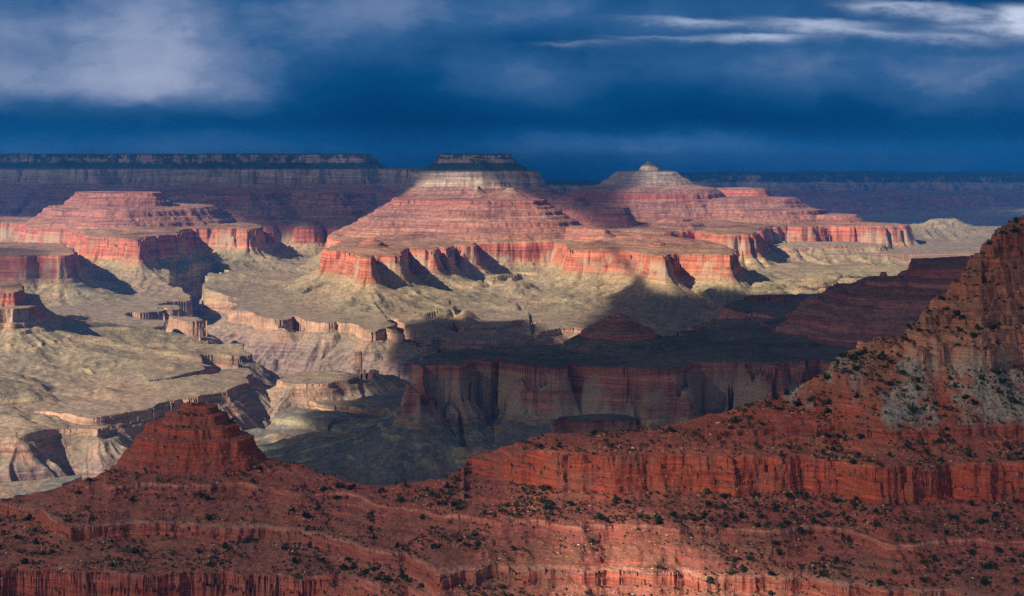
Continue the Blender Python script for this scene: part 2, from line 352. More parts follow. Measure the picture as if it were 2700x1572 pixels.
def feature(X, Y, x, y, rims):
    H = np.full(x.shape, -1e4, F32); ZO = np.zeros(x.shape, F32)
    for si, (poly, zt, o) in enumerate(rims):
        pa = np.array(poly); zo = o.get('zo', 0); s = o.get('s', 1.0); a = o.get('a', 20)
        R = (col_r(1240) - col_r(zt - zo)) * s + 500
        k = (x > pa[:, 0].min() - R) & (x < pa[:, 0].max() + R) & (y > pa[:, 1].min() - R) & (y < pa[:, 1].max() + R)
        if not k.any(): continue
        xs, ys = x[k], y[k]
        d, nx, ny = poly_dist(xs, ys, poly)
        dd = np.abs(d) + 1
        qx = nx + 90 * (xs - nx) / dd; qy = ny + 90 * (ys - ny) / dd
        sd = 100 + si * 7
        big = fbm(qx, qy, 420, 2, sd) * a
        mid = fbm(xs * .5 + qx * .5, ys * .5 + qy * .5, 120, 3, sd + 3) * a * .45
        alc = -np.clip(.30 - np.abs(gn(qx / 260, qy / 260, sd + 5)), 0, .3) / .3 * 0 + np.clip(.12 - np.abs(gn(qx / 300, qy / 300, sd + 6)), 0, .12) / .12 * a * (1.3 if zt - zo < 1600 else .25)
        sml = fbm(xs, ys, 42, 3, sd + 9) * min(a * .35, 7)
        dd = d + big + mid + sml + alc
        out = np.maximum(dd, 0)
        r0 = col_r(zt - zo)
        rr = r0 + out / s
        if 'brk' in o:
            rb = col_r(o['brk']); ex = np.maximum(out - (rb - r0) * s, 0)
            rr = np.minimum(rr, rb) + ex / o.get('s2', .7)
        lo_ = np.maximum(rr - R1400, 0)
        gul = (ridged(qx, qy, 150, 3, sd + 11) - .42) * 1.0 + (ridged(qx * .7 + xs * .3, qy * .7 + ys * .3, 60, 2, sd + 15) - .42) * .4
        gs = (ridged(qx, qy, 190, 2, sd + 17) - .45)
        rr = np.minimum(rr, R1400) + lo_ / o.get('ls', 1.0) * s
        rr = rr + gul * np.clip(lo_, 0, 620) * .72 + gs * np.clip(rr - r0 - 15, 0, 200) * (.13 if zt - zo < 1600 else .05)
        worn = np.clip(.5 + 1.6 * gn(qx / 330, qy / 330, sd + 19) + .8 * gn(xs / 90, ys / 90, sd + 20), 0, 1) * o.get('worn', .85 if zt - zo < 1600 else .3)
        h = (col_z(rr) * (1 - worn) + col_worn(rr) * worn) + zo
        sp = .48 - ridged(qx * .9 + xs * .1, qy * .9 + ys * .1, 430, 3, sd + 23)
        h = h + sp * 88 * np.clip(lo_ / 260, 0, 1) * np.clip((1500 - lo_) / 700, 0, 1)
        ins = zt + np.minimum(o.get('cap', 10), o.get('top', .02) * np.maximum(-dd, 0)) + 2.0 * fbm(xs, ys, 90, 2, sd + 13)
        h = np.where(dd > 0, h, ins)
        hh = H[k]; b = h > hh
        H[k] = np.where(b, h, hh); zk = ZO[k]; ZO[k] = np.where(b, zo, zk)
    return H, ZO

def terrain(X, Y):
    shp = X.shape
    G, inn = ground(X, Y)
    x = X.ravel(); y = Y.ravel(); g = G.ravel()
    H = g.copy(); own = np.where(inn.ravel(), 1, 0).astype(np.int32)
    zo = np.clip(y - 9000, 0, 9000).astype(F32) * .018
    for i, (name, rims) in enumerate(BY.items()):
        h, z_ = feature(X, Y, x, y, rims)
        hk = np.clip(.5 + .5 * (h - H) / 28, 0, 1)         # soft join low on the slopes
        low = np.clip((1400 - np.maximum(h, H)) / 60, 0, 1)
        sm = H + (h - H) * hk + 28 * hk * (1 - hk) * .5
        new = np.where(h > H, h, H) * (1 - low) + sm * low
        k = h > H
        # keep the gorge open: features do not fill it
        k2 = (own == 1) & (h < g + 420)
        new = np.where(k2, H, new); k &= ~k2
        H = new; zo = np.where(k, z_, zo); own[k] = i + 2
        print('  ', name, round(time.time() - T0, 1))
    st = H - zo
    return H.reshape(shp), st.reshape(shp), own.reshape(shp)

def build_grid_objects(X, Y, H, ST, own, names, mats, props, extra=None):
    nr, nc = X.shape
    V = np.stack([X, Y, H], -1).reshape(-1, 3).astype(F32)
    idx = np.arange(nr * nc).reshape(nr, nc)
    q = np.stack([idx[:-1, :-1], idx[:-1, 1:], idx[1:, 1:], idx[1:, :-1]], -1).reshape(-1, 4)
    fo = own[:-1, :-1].reshape(-1)
    out = {}
    for oi, nm in names.items():
        sel = q[fo == oi]
        if len(sel) == 0: continue
        uq, inv = np.unique(sel, return_inverse=True)
        inv = inv.reshape(-1).astype(np.int32)
        me = bpy.data.meshes.new(nm)
        me.vertices.add(len(uq)); me.vertices.foreach_set('co', V[uq].ravel())
        me.loops.add(len(inv)); me.loops.foreach_set('vertex_index', inv)
        me.polygons.add(len(sel))
        me.polygons.foreach_set('loop_start', np.arange(0, len(inv), 4, dtype=np.int32))
        me.polygons.foreach_set('use_smooth', np.ones(len(sel), bool))
        at = me.attributes.new('strat', 'FLOAT', 'POINT'); at.data.foreach_set('value', ST.reshape(-1)[uq].astype(F32))
        if extra is not None:
            at = me.attributes.new('talus', 'FLOAT', 'POINT'); at.data.foreach_set('value', extra.reshape(-1)[uq].astype(F32))
        me.update(calc_edges=True)
        me.materials.append(mats[oi] if isinstance(mats, dict) else mats)
        ob = bpy.data.objects.new(nm, me); COL.objects.link(ob)
        ob['kind'] = 'structure'
        lab, cat = props[oi]
        ob['label'] = lab; ob['category'] = cat
        out[oi] = ob
    return out

# ------------------------------------------------------------------ rock materials
def rock_material(name, lo, hi, cliff, flat, sc_=1.0, grain=0.25, bump=1.0, band=.035, fresh=True, speck=None, s0=.60, s1=.82, var=1.0, stain=(.46, .60)):
    m = bpy.data.materials.new(name); m.use_nodes = True
    t = m.node_tree; t.nodes.clear(); N = NT(t)
    st = N.n('ShaderNodeAttribute', attribute_name='strat').outputs['Fac']
    geo = N.n('ShaderNodeNewGeometry')
    ps = N.n('ShaderNodeSeparateXYZ'); N.L.new(geo.outputs['Position'], ps.inputs[0])
    ns = N.n('ShaderNodeSeparateXYZ'); N.L.new(geo.outputs['Normal'], ns.inputs[0])
    X, Y, Z_ = ps.outputs; nz = ns.outputs[2]
    P = geo.outputs['Position']
    n_big = N.noise(P, .0022 / sc_, 4, .55)
    n_mid = N.noise(P, .016 / sc_, 5, .6)
    n_fine = N.noise(P, .09 / sc_, 4, .65)
    stw = N.m('ADD', st, N.m('MULTIPLY', N.m('SUBTRACT', n_mid, .5), 14.0 * sc_))
    c1 = N.ramp(stw, lo, hi, cliff)
    c2 = N.ramp(stw, lo, hi, flat)
    # horizontal beds
    beds = N.noise(N.vec(N.m('MULTIPLY', X, .0012 / sc_), N.m('MULTIPLY', Y, .0012 / sc_), N.m('MULTIPLY', st, band / sc_)), 1.0, 5, .75)
    c1 = N.mix(1.0, c1, N.ramp(beds, .25, .75, [(.25, (.36, .32, .34)), (.42, (.80, .75, .75)), (.55, (1.06, 1.04, 1.0)), (.75, (1.7, 1.72, 1.7))]), 'MULTIPLY')
    beds2 = N.noise(N.vec(N.m('MULTIPLY', X, .0025 / sc_), N.m('MULTIPLY', Y, .0025 / sc_), N.m('MULTIPLY', st, band * 3.4 / sc_)), 1.0, 3, .6)
    c1 = N.mix(1.0, c1, N.ramp(beds2, .3, .7, [(.3, (.55, .50, .52)), (.45, (.95, .94, .94)), (.7, (1.35, 1.35, 1.34))]), 'MULTIPLY')
    lay = N.sm(st, 1540, 1600) if fresh else .5
    c2 = N.mix(lay, c2, N.ramp(beds2, .3, .7, [(.3, (.55, .50, .52)), (.5, (1.0, 1.0, 1.0)), (.7, (1.35, 1.38, 1.36))]), 'MULTIPLY')
    c2 = N.mix(lay, c2, N.ramp(beds, .3, .7, [(.3, (.72, .66, .68)), (.5, (1.0, 1.0, 1.0)), (.7, (1.3, 1.32, 1.3))]), 'MULTIPLY')
    # dark varnish streaks running down the cliffs
    vs_ = N.noise(N.vec(N.m('MULTIPLY', X, .035 / sc_), N.m('MULTIPLY', Y, .035 / sc_), N.m('MULTIPLY', Z_, .004 / sc_)), 1.0, 4, .6)
    c1 = N.mix(1.0, c1, N.ramp(vs_, .3, .7, [(.3, (.70, .66, .68)), (.47, (.97, .97, .97)), (.7, (1.2, 1.16, 1.08))]), 'MULTIPLY') if var == 1.0 else N.mix(1.0, c1, N.ramp(vs_, .3, .7, [(.3, (.82, .80, .82)), (.7, (1.12, 1.10, 1.06))]), 'MULTIPLY')
    if fresh:
        tan = N.m('MULTIPLY', N.m('MULTIPLY', N.sm(st, 1425, 1440), N.sm(st, 1575, 1545)), N.sm(N.noise(P, .0035, 4, .65), stain[0], stain[1], 0, .8))
        tan = N.m('MULTIPLY', tan, N.sm(st, 1575, 1500, .25, 1.0))
        c1 = N.mix(tan, c1, (.44, .33, .22))
    # slopes: patches of scrub and pale debris
    c2 = N.mix(1.0, c2, N.ramp(n_mid, .3, .7, [(.3, (.70, .71, .66)), (.5, (1, 1, 1)), (.7, (1.3, 1.2, 1.12))]), 'MULTIPLY')
    scr = N.noise(P, .055 / sc_, 3, .7)
    c2 = N.mix(1.0, c2, N.ramp(scr, .35, .65, [(.35, (.66, .68, .64)), (.5, (1, 1, 1)), (.65, (1.32, 1.28, 1.24))]), 'MULTIPLY')
    c2 = N.mix(1.0, c2, N.ramp(n_big, .3, .7, [(.3, (.84, .88, .84)), (.5, (1, 1, 1)), (.7, (1.18, 1.04, .98))]), 'MULTIPLY')
    sl_ = N.m('ADD', nz, N.m('MULTIPLY', N.m('SUBTRACT', n_fine, .5), .22))
    c = N.mix(N.sm(sl_, s0, s1), c1, c2)
    if fresh:
        fo = N.m('MULTIPLY', N.sm(st, 2085, 2125), N.sm(N.m('ADD', N.noise(P, .007, 5, .65), N.m('MULTIPLY', N.sm(st, 2185, 2265), .04)), .50, .56, 0, .9))
        c = N.mix(fo, c, (.035, .05, .035))
    c = N.mix(grain, c, N.ramp(n_fine, .3, .7, [(.3, (.25, .25, .25)), (.7, (1.9, 1.85, 1.8))]), 'MULTIPLY')
    if speck:
        for (scl, thr, colr, w_) in speck:
            vo = N.noise(P, scl, 2, .5)
            c = N.mix(N.m('MULTIPLY', N.sm(vo, thr, thr + .06), w_), c, colr)
    b = N.n('ShaderNodeBsdfPrincipled')
    N.L.new(c, b.inputs['Base Color']); b.inputs['Roughness'].default_value = .95
    b.inputs['Specular IOR Level'].default_value = .1
    bp = N.n('ShaderNodeBump'); bp.inputs['Strength'].default_value = .9 * bump; bp.inputs['Distance'].default_value = 6.0 * sc_
    if fresh: N.L.new(N.sm(nz, .7, .92, .9, .15), bp.inputs['Strength'])
    hgt = N.m('ADD', N.m('ADD', n_fine, N.m('MULTIPLY', beds, 1.2)), N.m('MULTIPLY', vs_, .5))
    N.L.new(hgt, bp.inputs['Height']); N.L.new(bp.outputs[0], b.inputs['Normal'])
    o = N.n('ShaderNodeOutputMaterial'); N.L.new(b.outputs[0], o.inputs[0])
    return m

CLIFF = [(750, (.13, .10, .10)), (1000, (.20, .14, .13)), (1175, (.24, .17, .15)), (1190, (.36, .22, .15)), (1246, (.40, .25, .17)), (1290, (.36, .30, .17)),
         (1380, (.40, .31, .17)), (1428, (.44, .24, .13)), (1450, (.42, .15, .09)), (1560, (.46, .14, .085)), (1600, (.40, .14, .10)), (1700, (.36, .15, .12)),
         (1790, (.34, .13, .10)), (1870, (.36, .11, .08)), (1930, (.34, .12, .08)), (1965, (.37, .27, .21)), (2100, (.42, .33, .26)), (2115, (.28, .20, .17)), (2175, (.36, .25, .21)), (2262, (.38, .30, .25))]
FLAT = [(750, (.16, .12, .11)), (1100, (.24, .18, .15)), (1200, (.27, .21, .16)), (1250, (.25, .188, .135)), (1300, (.25, .195, .13)), (1335, (.235, .19, .122)), (1350, (.315, .24, .15)), (1375, (.265, .215, .135)), (1405, (.34, .27, .165)),
        (1440, (.32, .24, .16)), (1590, (.30, .17, .11)), (1640, (.33, .155, .11)), (1750, (.29, .15, .115)), (1850, (.28, .13, .10)), (1940, (.30, .16, .12)), (1975, (.31, .24, .19)),
        (2090, (.34, .28, .22)), (2112, (.06, .075, .055)), (2170, (.04, .06, .045)), (2262, (.04, .06, .045))]
mat_far = rock_material('layered_canyon_rock', 750, 2262, CLIFF, FLAT, 1.0)

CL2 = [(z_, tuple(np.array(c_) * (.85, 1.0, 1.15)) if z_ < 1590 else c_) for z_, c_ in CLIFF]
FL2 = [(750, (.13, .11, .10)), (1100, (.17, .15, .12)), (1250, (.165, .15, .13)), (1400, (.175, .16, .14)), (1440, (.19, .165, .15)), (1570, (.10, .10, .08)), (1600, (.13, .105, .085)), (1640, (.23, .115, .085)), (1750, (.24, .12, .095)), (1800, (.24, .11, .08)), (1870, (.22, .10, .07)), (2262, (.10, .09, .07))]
mat_grey = rock_material('grey_canyon_rock', 750, 2262, CL2, FL2, .7, stain=(.40, .52))  # darker, greyer flats and cooler lower cliffs for dark mesa and stepped ridge
print('start terrain', round(time.time() - T0, 1))
# ------------------------------------------------------------------ middle and far canyon
nc = int(1500 * Q); nr = int(2050 * Q)
s_ = np.linspace(-.44, .44, nc).astype(F32); y_ = (2500 * np.exp(np.linspace(0, math.log(18500 / 2500), nr))).astype(F32)
Y, SS = np.meshgrid(y_, s_, indexing='ij'); X = SS * Y
H, ST, OWN = terrain(X, Y)
# rubble and small relief
H = H + np.where(ST > 2200, 5.0 * fbm(X, Y, 26, 2, 205) + 6 * fbm(X, Y, 400, 2, 207), 0).astype(F32)
H = H + np.where(ST > 1400, 2.4, .9).astype(F32) * fbm(X, Y, 45, 2, 200).astype(F32)
H[0, :] = 1150
names = {0: 'canyon_bench', 1: 'inner_gorge'}
props = {0: ('broad tan and green bench sloping between the red cliffs and the gorge', 'canyon floor'), 1: ('deep brown inner gorge with ribbed rock walls below the tan bench', 'gorge')}
LAB = {'plateau': ('rim_plateau', 'long flat-topped shadowed plateau with dark forest along its top, behind all buttes at left', 'plateau'),
       'red_mesa': ('mesa', 'sunlit red mesa with a stepped cap, below the forested plateau at left', 'mesa'),
       'left_mesa': ('mesa', 'flat dark-topped mesa at the left edge with striped red cliff', 'mesa'),
       'left_butte': ('butte', 'rounded orange cliff butte at the left edge over pale yellow talus', 'butte'),
       'central_butte': ('butte', 'large sunlit red terraced butte with orange cliffs in the middle', 'butte'),
       'flat_topped_butte': ('butte', 'highest flat-topped pale cliff butte standing behind the large red one', 'butte'),
       'spired_butte': ('butte', 'domed pale butte with a small spire and long pink terraces running right', 'butte'),
       'pale_butte': ('butte', 'small pale two-humped butte at the far right end of the pink terraces', 'butte'),
       'dark_mesa': ('mesa', 'shadowed mesa with a small red pyramid on top and blue-grey talus', 'mesa'),
       'stepped_ridge': ('ridge', 'shadowed purple-red stepped ridge with a small peak and a block top', 'ridge')}
for i, k in enumerate(BY):
    names[i + 2] = LAB[k][0]; props[i + 2] = LAB[k][1:]
_k = list(BY)
build_grid_objects(X, Y, H, ST, OWN, names, {o: (mat_grey if o in (2 + _k.index('dark_mesa'), 2 + _k.index('stepped_ridge')) else mat_far) for o in names}, props)
print('far built', round(time.time() - T0, 1))

# ------------------------------------------------------------------ far rim, thirty kilometres away
FR = [
 (D((1790,30000),(1850,29600),(1900,29300),(1950,29300),(2010,30500),(2050,29300),(2150,29400),(2250,29700),(2400,29300),(2600,29000),(3300,29000),(3300,38000),(1790,38000)), 1985, dict(zo=-277, s=3.0, brk=1950, s2=2.0, a=600, top=.004, cap=30)),
 (D((1200,30000),(1350,29800),(1500,29400),(1600,29900),(1850,30000),(1850,38000),(1200,38000)), 1765, dict(zo=-350, s=2.5, a=220, top=.01, cap=25)),
 (D((2235,24500),(2330,23900),(2500,23500),(3300,23000),(3300,30000),(2240,30000)), 1650, dict(zo=-250, s=4, a=600, top=.01, cap=40)),
 (D((2560,19800),(2640,19500),(2900,19200),(3200,19500),(3200,21500),(2600,21500)), 1520, dict(zo=190, s=1.5, a=120, top=.08, cap=120)),
]
nc = int(700 * Q); nr = int(420 * Q)
s_ = np.linspace(-.46, .52, nc).astype(F32); y_ = np.linspace(17000, 36000, nr).astype(F32)
Y, SS = np.meshgrid(y_, s_, indexing='ij'); X = SS * Y
x = X.ravel(); y = Y.ravel()
h, z_ = feature(X, Y, x, y, [(chaikin(p), a, b) for p, a, b in FR])
g = (1392 + 45 * sstep(y, 18500, 19500) * fbm(x, y, 1800, 3, 300) - 60 * (1 - sstep(y, 18000, 18700))).astype(F32)
k = h > g
h = h + np.where(k, 42 * fbm(x, y, 1500, 3, 310) + 10 * fbm(x, y, 350, 3, 315), 0).astype(F32)
H = np.where(k, h, g).reshape(X.shape); ST = np.where(k, h - z_, g - 120).reshape(X.shape)
OWN = np.where(k, 1, 0).reshape(X.shape)
build_grid_objects(X, Y, H, ST, OWN, {0: 'canyon_bench', 1: 'distant_rim'}, mat_far,
    {0: ('hazy low ground far beyond the buttes at the right', 'canyon floor'), 1: ('hazy blue canyon rim closing the view at the right', 'canyon rim')})
print('rim built', round(time.time() - T0, 1))

# ------------------------------------------------------------------ foreground ridge, drawn by its contours: (height, [(column, row), ...])
def cont(zz, pts): return [(u, (CZ - zz) * FPX / (v - HOR), zz) for u, v in pts]
L2p = [(-400,1300),(0,1327),(60,1335),(108,1344),(135,1375),(184,1396),(267,1394),(355,1385),(442,1383),(542,1392),(676,1390),(793,1402),(884,1423),(930,1431),(983,1452),(1067,1460),(1108,1485),(1150,1519),(1217,1511),(1317,1498),(1442,1506),(1609,1502),(1713,1515),(1804,1511),(1854,1523),(1950,1521),(1992,1529),(2117,1523),(2267,1540),(2326,1556),(2700,1590),(3100,1600)]
L3p = [(-400,1250),(0,1300),(120,1285),(250,1265),(292,1279),(375,1275),(480,1277),(626,1275),(709,1285),(793,1300),(868,1296),(947,1306),(1000,1331),(1150,1352),(1255,1369),(1421,1373),(1526,1385),(1713,1387),(1929,1392),(2013,1400),(2146,1388),(2242,1398),(2292,1415),(2338,1431),(2426,1440),(2493,1425),(2576,1419),(2697,1423),(3100,1420)]
L4p = [(1200,1256),(1242,1246),(1300,1254),(1400,1273),(1484,1290),(1609,1298),(1897,1294),(2075,1302),(2221,1304),(2305,1327),(2409,1327),(2513,1308),(2697,1315),(3100,1310)]
L5p = [(1200,1214),(1240,1211),(1317,1210),(1380,1186),(1484,1192),(1693,1194),(1897,1196),(2117,1206),(2242,1223),(2326,1231),(2472,1227),(2697,1217),(3100,1210)]
L6p = [(1400,1160),(1700,1158),(1934,1135),(2034,1127),(2221,1127),(2326,1148),(2500,1140),(2697,1131),(3100,1120)]
L7p = [(2100,1010),(2184,978),(2300,975),(2420,975),(2493,972),(2589,975),(2697,960),(3100,950)]
crest = [(-400,1310,1640),(0,1319,1600),(120,1298,1598),(234,1266,1592),(335,1212,1640),(500,1200,1660),(680,1206,1650),(800,1230,1590),(900,1268,1545),(983,1286,1522),(1058,1273,1500),(1167,1269,1502),(1215,1244,1530),(1237,1204,1546),(1296,1191,1541),(1380,1166,1522),(1442,1148,1540),(1672,1139,1545),(1897,1093,1575),(2096,1031,1605),(2184,972,1625),(2192,955,1632),(2267,912,1645),(2375,892,1662),(2426,840,1690),(2454,805,1705),(2529,745,1740),(2545,705,1755),(2569,678,1768),(2593,654,1780),(2617,626,1792),(2629,606,1800),(2700,582,1820),(2850,540,1860),(3100,520,1900)]
nc = int(1500 * Q)
s_ = np.linspace(-.44, .44, nc)
y_ = np.concatenate([np.linspace(950, 1170, int(60 * Q), endpoint=False), np.linspace(1170, 1700, int(860 * Q), endpoint=False), np.linspace(1700, 1950, int(200 * Q), endpoint=False), np.linspace(1950, 2600, int(110 * Q))]); nr = len(y_)
uc = s_ * FPX + CX
Y, SS = np.meshgrid(y_.astype(F32), s_.astype(F32), indexing='ij'); X = SS * Y
def cint(pts, zz, u):
    a = cont(zz, pts); return np.interp(u, [p[0] for p in a], [p[1] for p in a])
D2 = cint(L2p, 1775, uc); D3 = cint(L3p, 1803, uc); Z4 = np.full(uc.shape, 1820.0); Z5 = np.full(uc.shape, 1856.0)
D4 = (CZ - Z4) * FPX / (np.interp(uc, [p[0] for p in L4p], [p[1] for p in L4p]) - HOR); D5 = (CZ - Z5) * FPX / (np.interp(uc, [p[0] for p in L5p], [p[1] for p in L5p]) - HOR); D6 = cint(L6p, 1872, uc); D7 = cint(L7p, 1925, uc)
D5 = np.maximum(D5, D4 + 6); Z5 = CZ - (np.interp(uc, [p[0] for p in L5p], [p[1] for p in L5p]) - HOR) / FPX * D5; Z5 = np.minimum(Z5, 1856.0); D6 = np.maximum(D6, D5 + 34)
Dc = np.interp(uc, [c[0] for c in crest], [c[2] for c in crest]); vc = np.interp(uc, [c[0] for c in crest], [c[1] for c in crest])
Zc = CZ - (vc - HOR) / FPX * Dc
warp = 9 * fbm(X, Y, 85, 3, 400) + 5 * fbm(X, Y * .6, 26, 3, 410) + .8 * fbm(X, Y * .5, 6, 2, 420)
def cells(x, w, seed):
    i = np.floor(x / w).astype(np.int64); f = x / w - i
    a = _r2[(i + seed * 13) & 1023]; b = _r2[(i + 1 + seed * 13) & 1023]
    return a + (b - a) * sstep(f, .86, 1.0)
_r2 = np.random.RandomState(3).rand(1024)
jx = X + 7 * fbm(X, Y, 30, 2, 425)
blocks = 5.0 * (cells(jx, 37.0, 1) - .5) + 2.4 * (cells(jx, 14.0, 2) - .5) + .5 * (cells(jx, 4.5, 3) - .5)
warp = warp + blocks * sstep(fbm(X, Y * .3, 90, 2, 427), -.5, .3)
warp = warp * np.clip((Dc[None, :] - Y) / 40, .12, 1)
Yw = Y + warp
bn = fbm(X, Y, 40, 2, 428); ci1 = np.floor((jx + 3 * bn) / 17.0).astype(np.int64); ci2 = np.floor((jx + 2 * bn) / 6.0).astype(np.int64)
fade = np.clip((Dc[None, :] - Y) / 30, .1, 1)
H = np.zeros_like(Y); 
for j in range(nc):
    u = uc[j]; dc = Dc[j]; zc = Zc[j]
    kn = [(800, 1560), (1010, 1640)]
    d2 = D2[j]
    wl = float(np.clip((930 - u) / 160, 0, 1)); l1 = 1389 + 9 * math.sin(u / 70.) + (u - 400) * -.02 if u < 1000 else 1330.
    l1 = min(l1, d2 - 40)
    kn += [(l1 - 90, 1700), (l1 - 14, 1722 + 18 * (1 - wl)), (l1 - 4, 1751 - 28 * wl), (l1, 1753), (d2 - 7, 1761.5), (d2 - 3.5, 1764), (d2, 1775)]
    lst = [(D3[j] - 2.5, 1797.5), (D3[j], 1803)]
    if u > 1225: lst += [(D4[j] - 3, Z4[j]), (D5[j], Z5[j])]
    if u > 1480: lst += [(D6[j] - 22, 1858.5), (D6[j] - 20, 1863), (D6[j] - 3, 1866), (D6[j], 1872)]
    if u > 2150:
        lst += [(D7[j] - 3, 1925)]
        if u > 2380:
            f = min(1, (u - 2380) / 60)
            lst += [(D7[j] + 4, 1925 + 24 * f), (D7[j] + 60, 1966), (D7[j] + 64, 1974), (D7[j] + 120, 2010)]
        if u > 2590: lst += [(dc - 40, zc - 32), (dc - 34, zc - 12)]
    prev = kn[-1]
    for d_, z_ in lst:
        if d_ < dc - 4 and z_ < zc - 1 and d_ > prev[0] and z_ > prev[1] - .5: kn.append((d_, z_)); prev = (d_, z_)
    kn += [(dc, zc), (dc + 25, zc - 6), (dc + 60, zc - 45), (dc + 300, zc - 200), (dc + 420, zc - 330), (dc + 1200, zc - 520)]
    ka, kb = [a for a, b in kn], [b for a, b in kn]
    h0 = np.interp(Yw[:, j], ka, kb)
    b1 = np.floor((h0 + 1.5 * bn[:, j]) / 6.3).astype(np.int64); b2 = np.floor((h0 + 1.0 * bn[:, j]) / 2.3).astype(np.int64)
    off = 3.6 * (_r2[(ci1[:, j] + b1 * 57) & 1023] - .5) + 1.3 * (_r2[(ci2[:, j] + b2 * 31) & 1023] - .5) + 3.0 * (_r2[(b2 * 77) & 1023] - .5)
    H[:, j] = np.interp(Yw[:, j] + off * fade[:, j], ka, kb)
# minor ledges
def terr(h, p, amt, ph):
    t = (h + ph) / p; f = t - np.floor(t)
    return (np.floor(t) + sstep(f, .25, .62)) * p - ph - h
mk = sstep(fbm(X, Y, 70, 2, 430), -.35, .25)
slope_mask = np.clip((1905 - H) / 30, .15, 1)
H = H + terr(H, 7.0, 1, 0) * .55 * mk * slope_mask + terr(H, 3.1, 1, 1.2) * .5 * slope_mask * (1 - .5 * mk)
pk = sstep(H, 1926, 1940) * sstep(SS, .2, .23)
H = H + pk * (terr(H + 2.5 * fbm(X, Y, 30, 2, 433), 15.0, 1, 3) * .85 + terr(H, 6.0, 1, 0) * .7 + 3.0 * fbm(X, Y, 22, 3, 434) + 2.0 * (ridged(X, Y, 14, 2, 436) - .5))
# pale talus gullies on the right-hand slope
gl = ridged(X * 1.0 - Y * .35, Y * .18, 34, 3, 440)
H = H + (gl - .5) * 2.0 * sstep(H, 1868, 1900)
H = H + .9 * fbm(X, Y, 9, 3, 450) + 2.2 * fbm(X, Y, 38, 2, 455)
# the butte on the crest
bt = [(D((348,1642),(385,1614),(480,1603),(560,1604),(640,1614),(670,1648),(635,1690),(400,1695)), 1838),
      (D((385,1650),(428,1625),(520,1612),(600,1619),(636,1652),(590,1680),(410,1685)), 1851),
      (D((432,1653),(476,1631),(556,1624),(604,1655),(580,1675),(450,1675)), 1863),
      (D((466,1656),(500,1643),(556,1638),(582,1656),(565,1668),(480,1668)), 1872)]
x = X.ravel(); y = Y.ravel(); k = (np.abs(y - 1650) < 260) & (np.abs(x - (510 - CX) / FPX * 1650) < 220)
xs, ys = x[k], y[k]; best = np.full(xs.shape, -1e4, F32)
for i, (p, zt) in enumerate(bt):
    d, nx, ny = poly_dist(xs, ys, chaikin(p))
    d = d + 3.6 * fbm(xs, ys, 22, 3, 460 + i) + 2.0 * (ridged(xs, ys, 9, 2, 470 + i) - .5)
    hh = np.where(d > 0, zt - np.interp(d, [0, .7, 2.0, 2.7, 4.2, 4.9, 8, 14, 30, 60, 200], [0, 5.5, 6, 10.5, 11, 15, 16.5, 25, 46, 92, 320]), zt + np.minimum(-d * .28, 4.0) + .5 * fbm(xs, ys, 6, 2, 480))
    best = np.maximum(best, hh)
hf = H.ravel(); own = np.zeros(hf.shape, np.int32)
cur = hf[k]; b = best > cur; cur[b] = best[b]; hf[k] = cur
ow = own[k]; ow[b & (best > 1812)] = 1; own[k] = ow
H = hf.reshape(X.shape); OWNF = own.reshape(X.shape)
# the steep peak on the right is a landform of its own above the red ledges
OWNF[(H > 1893) & (SS > (2090 - CX) / FPX)] = 2
talus = sstep(fbm(X, Y * .5, 60, 3, 490) + .55 * (SS - (2330 - CX) / FPX) * 12, -.15, .25) * sstep(H, 1871, 1884) * (1 - .93 * sstep(H, 1928, 1948))
talus *= 1 - .9 * sstep(1 - np.abs(SS - .305 - (Y - 1500) * -.00003) / .006, .0, .6)
STf = H.copy()
CL_F = [(1550, (.20, .07, .05)), (1740, (.30, .09, .065)), (1752, (.36, .13, .10)), (1756, (.42, .22, .17)), (1762, (.30, .095, .065)), (1774, (.34, .12, .085)), (1775.2, (.50, .31, .24)), (1776.2, (.30, .09, .065)),
        (1800, (.33, .11, .08)), (1803.5, (.52, .32, .25)), (1805.5, (.27, .075, .052)), (1822, (.36, .085, .045)), (1854, (.36, .088, .047)), (1856.5, (.40, .17, .12)), (1859, (.27, .07, .045)), (1890, (.30, .09, .055)),
        (1922, (.34, .15, .09)), (1928, (.50, .32, .22)), (1960, (.37, .19, .12)), (2010, (.33, .14, .08)), (2050, (.30, .10, .055)), (2090, (.28, .10, .055))]
FL_F = [(1550, (.16, .07, .05)), (1740, (.26, .115, .085)), (1770, (.27, .125, .095)), (1775.5, (.36, .22, .17)), (1778, (.23, .10, .075)), (1800, (.27, .105, .08)), (1830, (.25, .088, .065)), (1856, (.27, .10, .07)), (1890, (.29, .085, .055)),
        (1930, (.28, .14, .09)), (1960, (.27, .14, .085)), (2010, (.24, .11, .065)), (2090, (.14, .08, .05))]
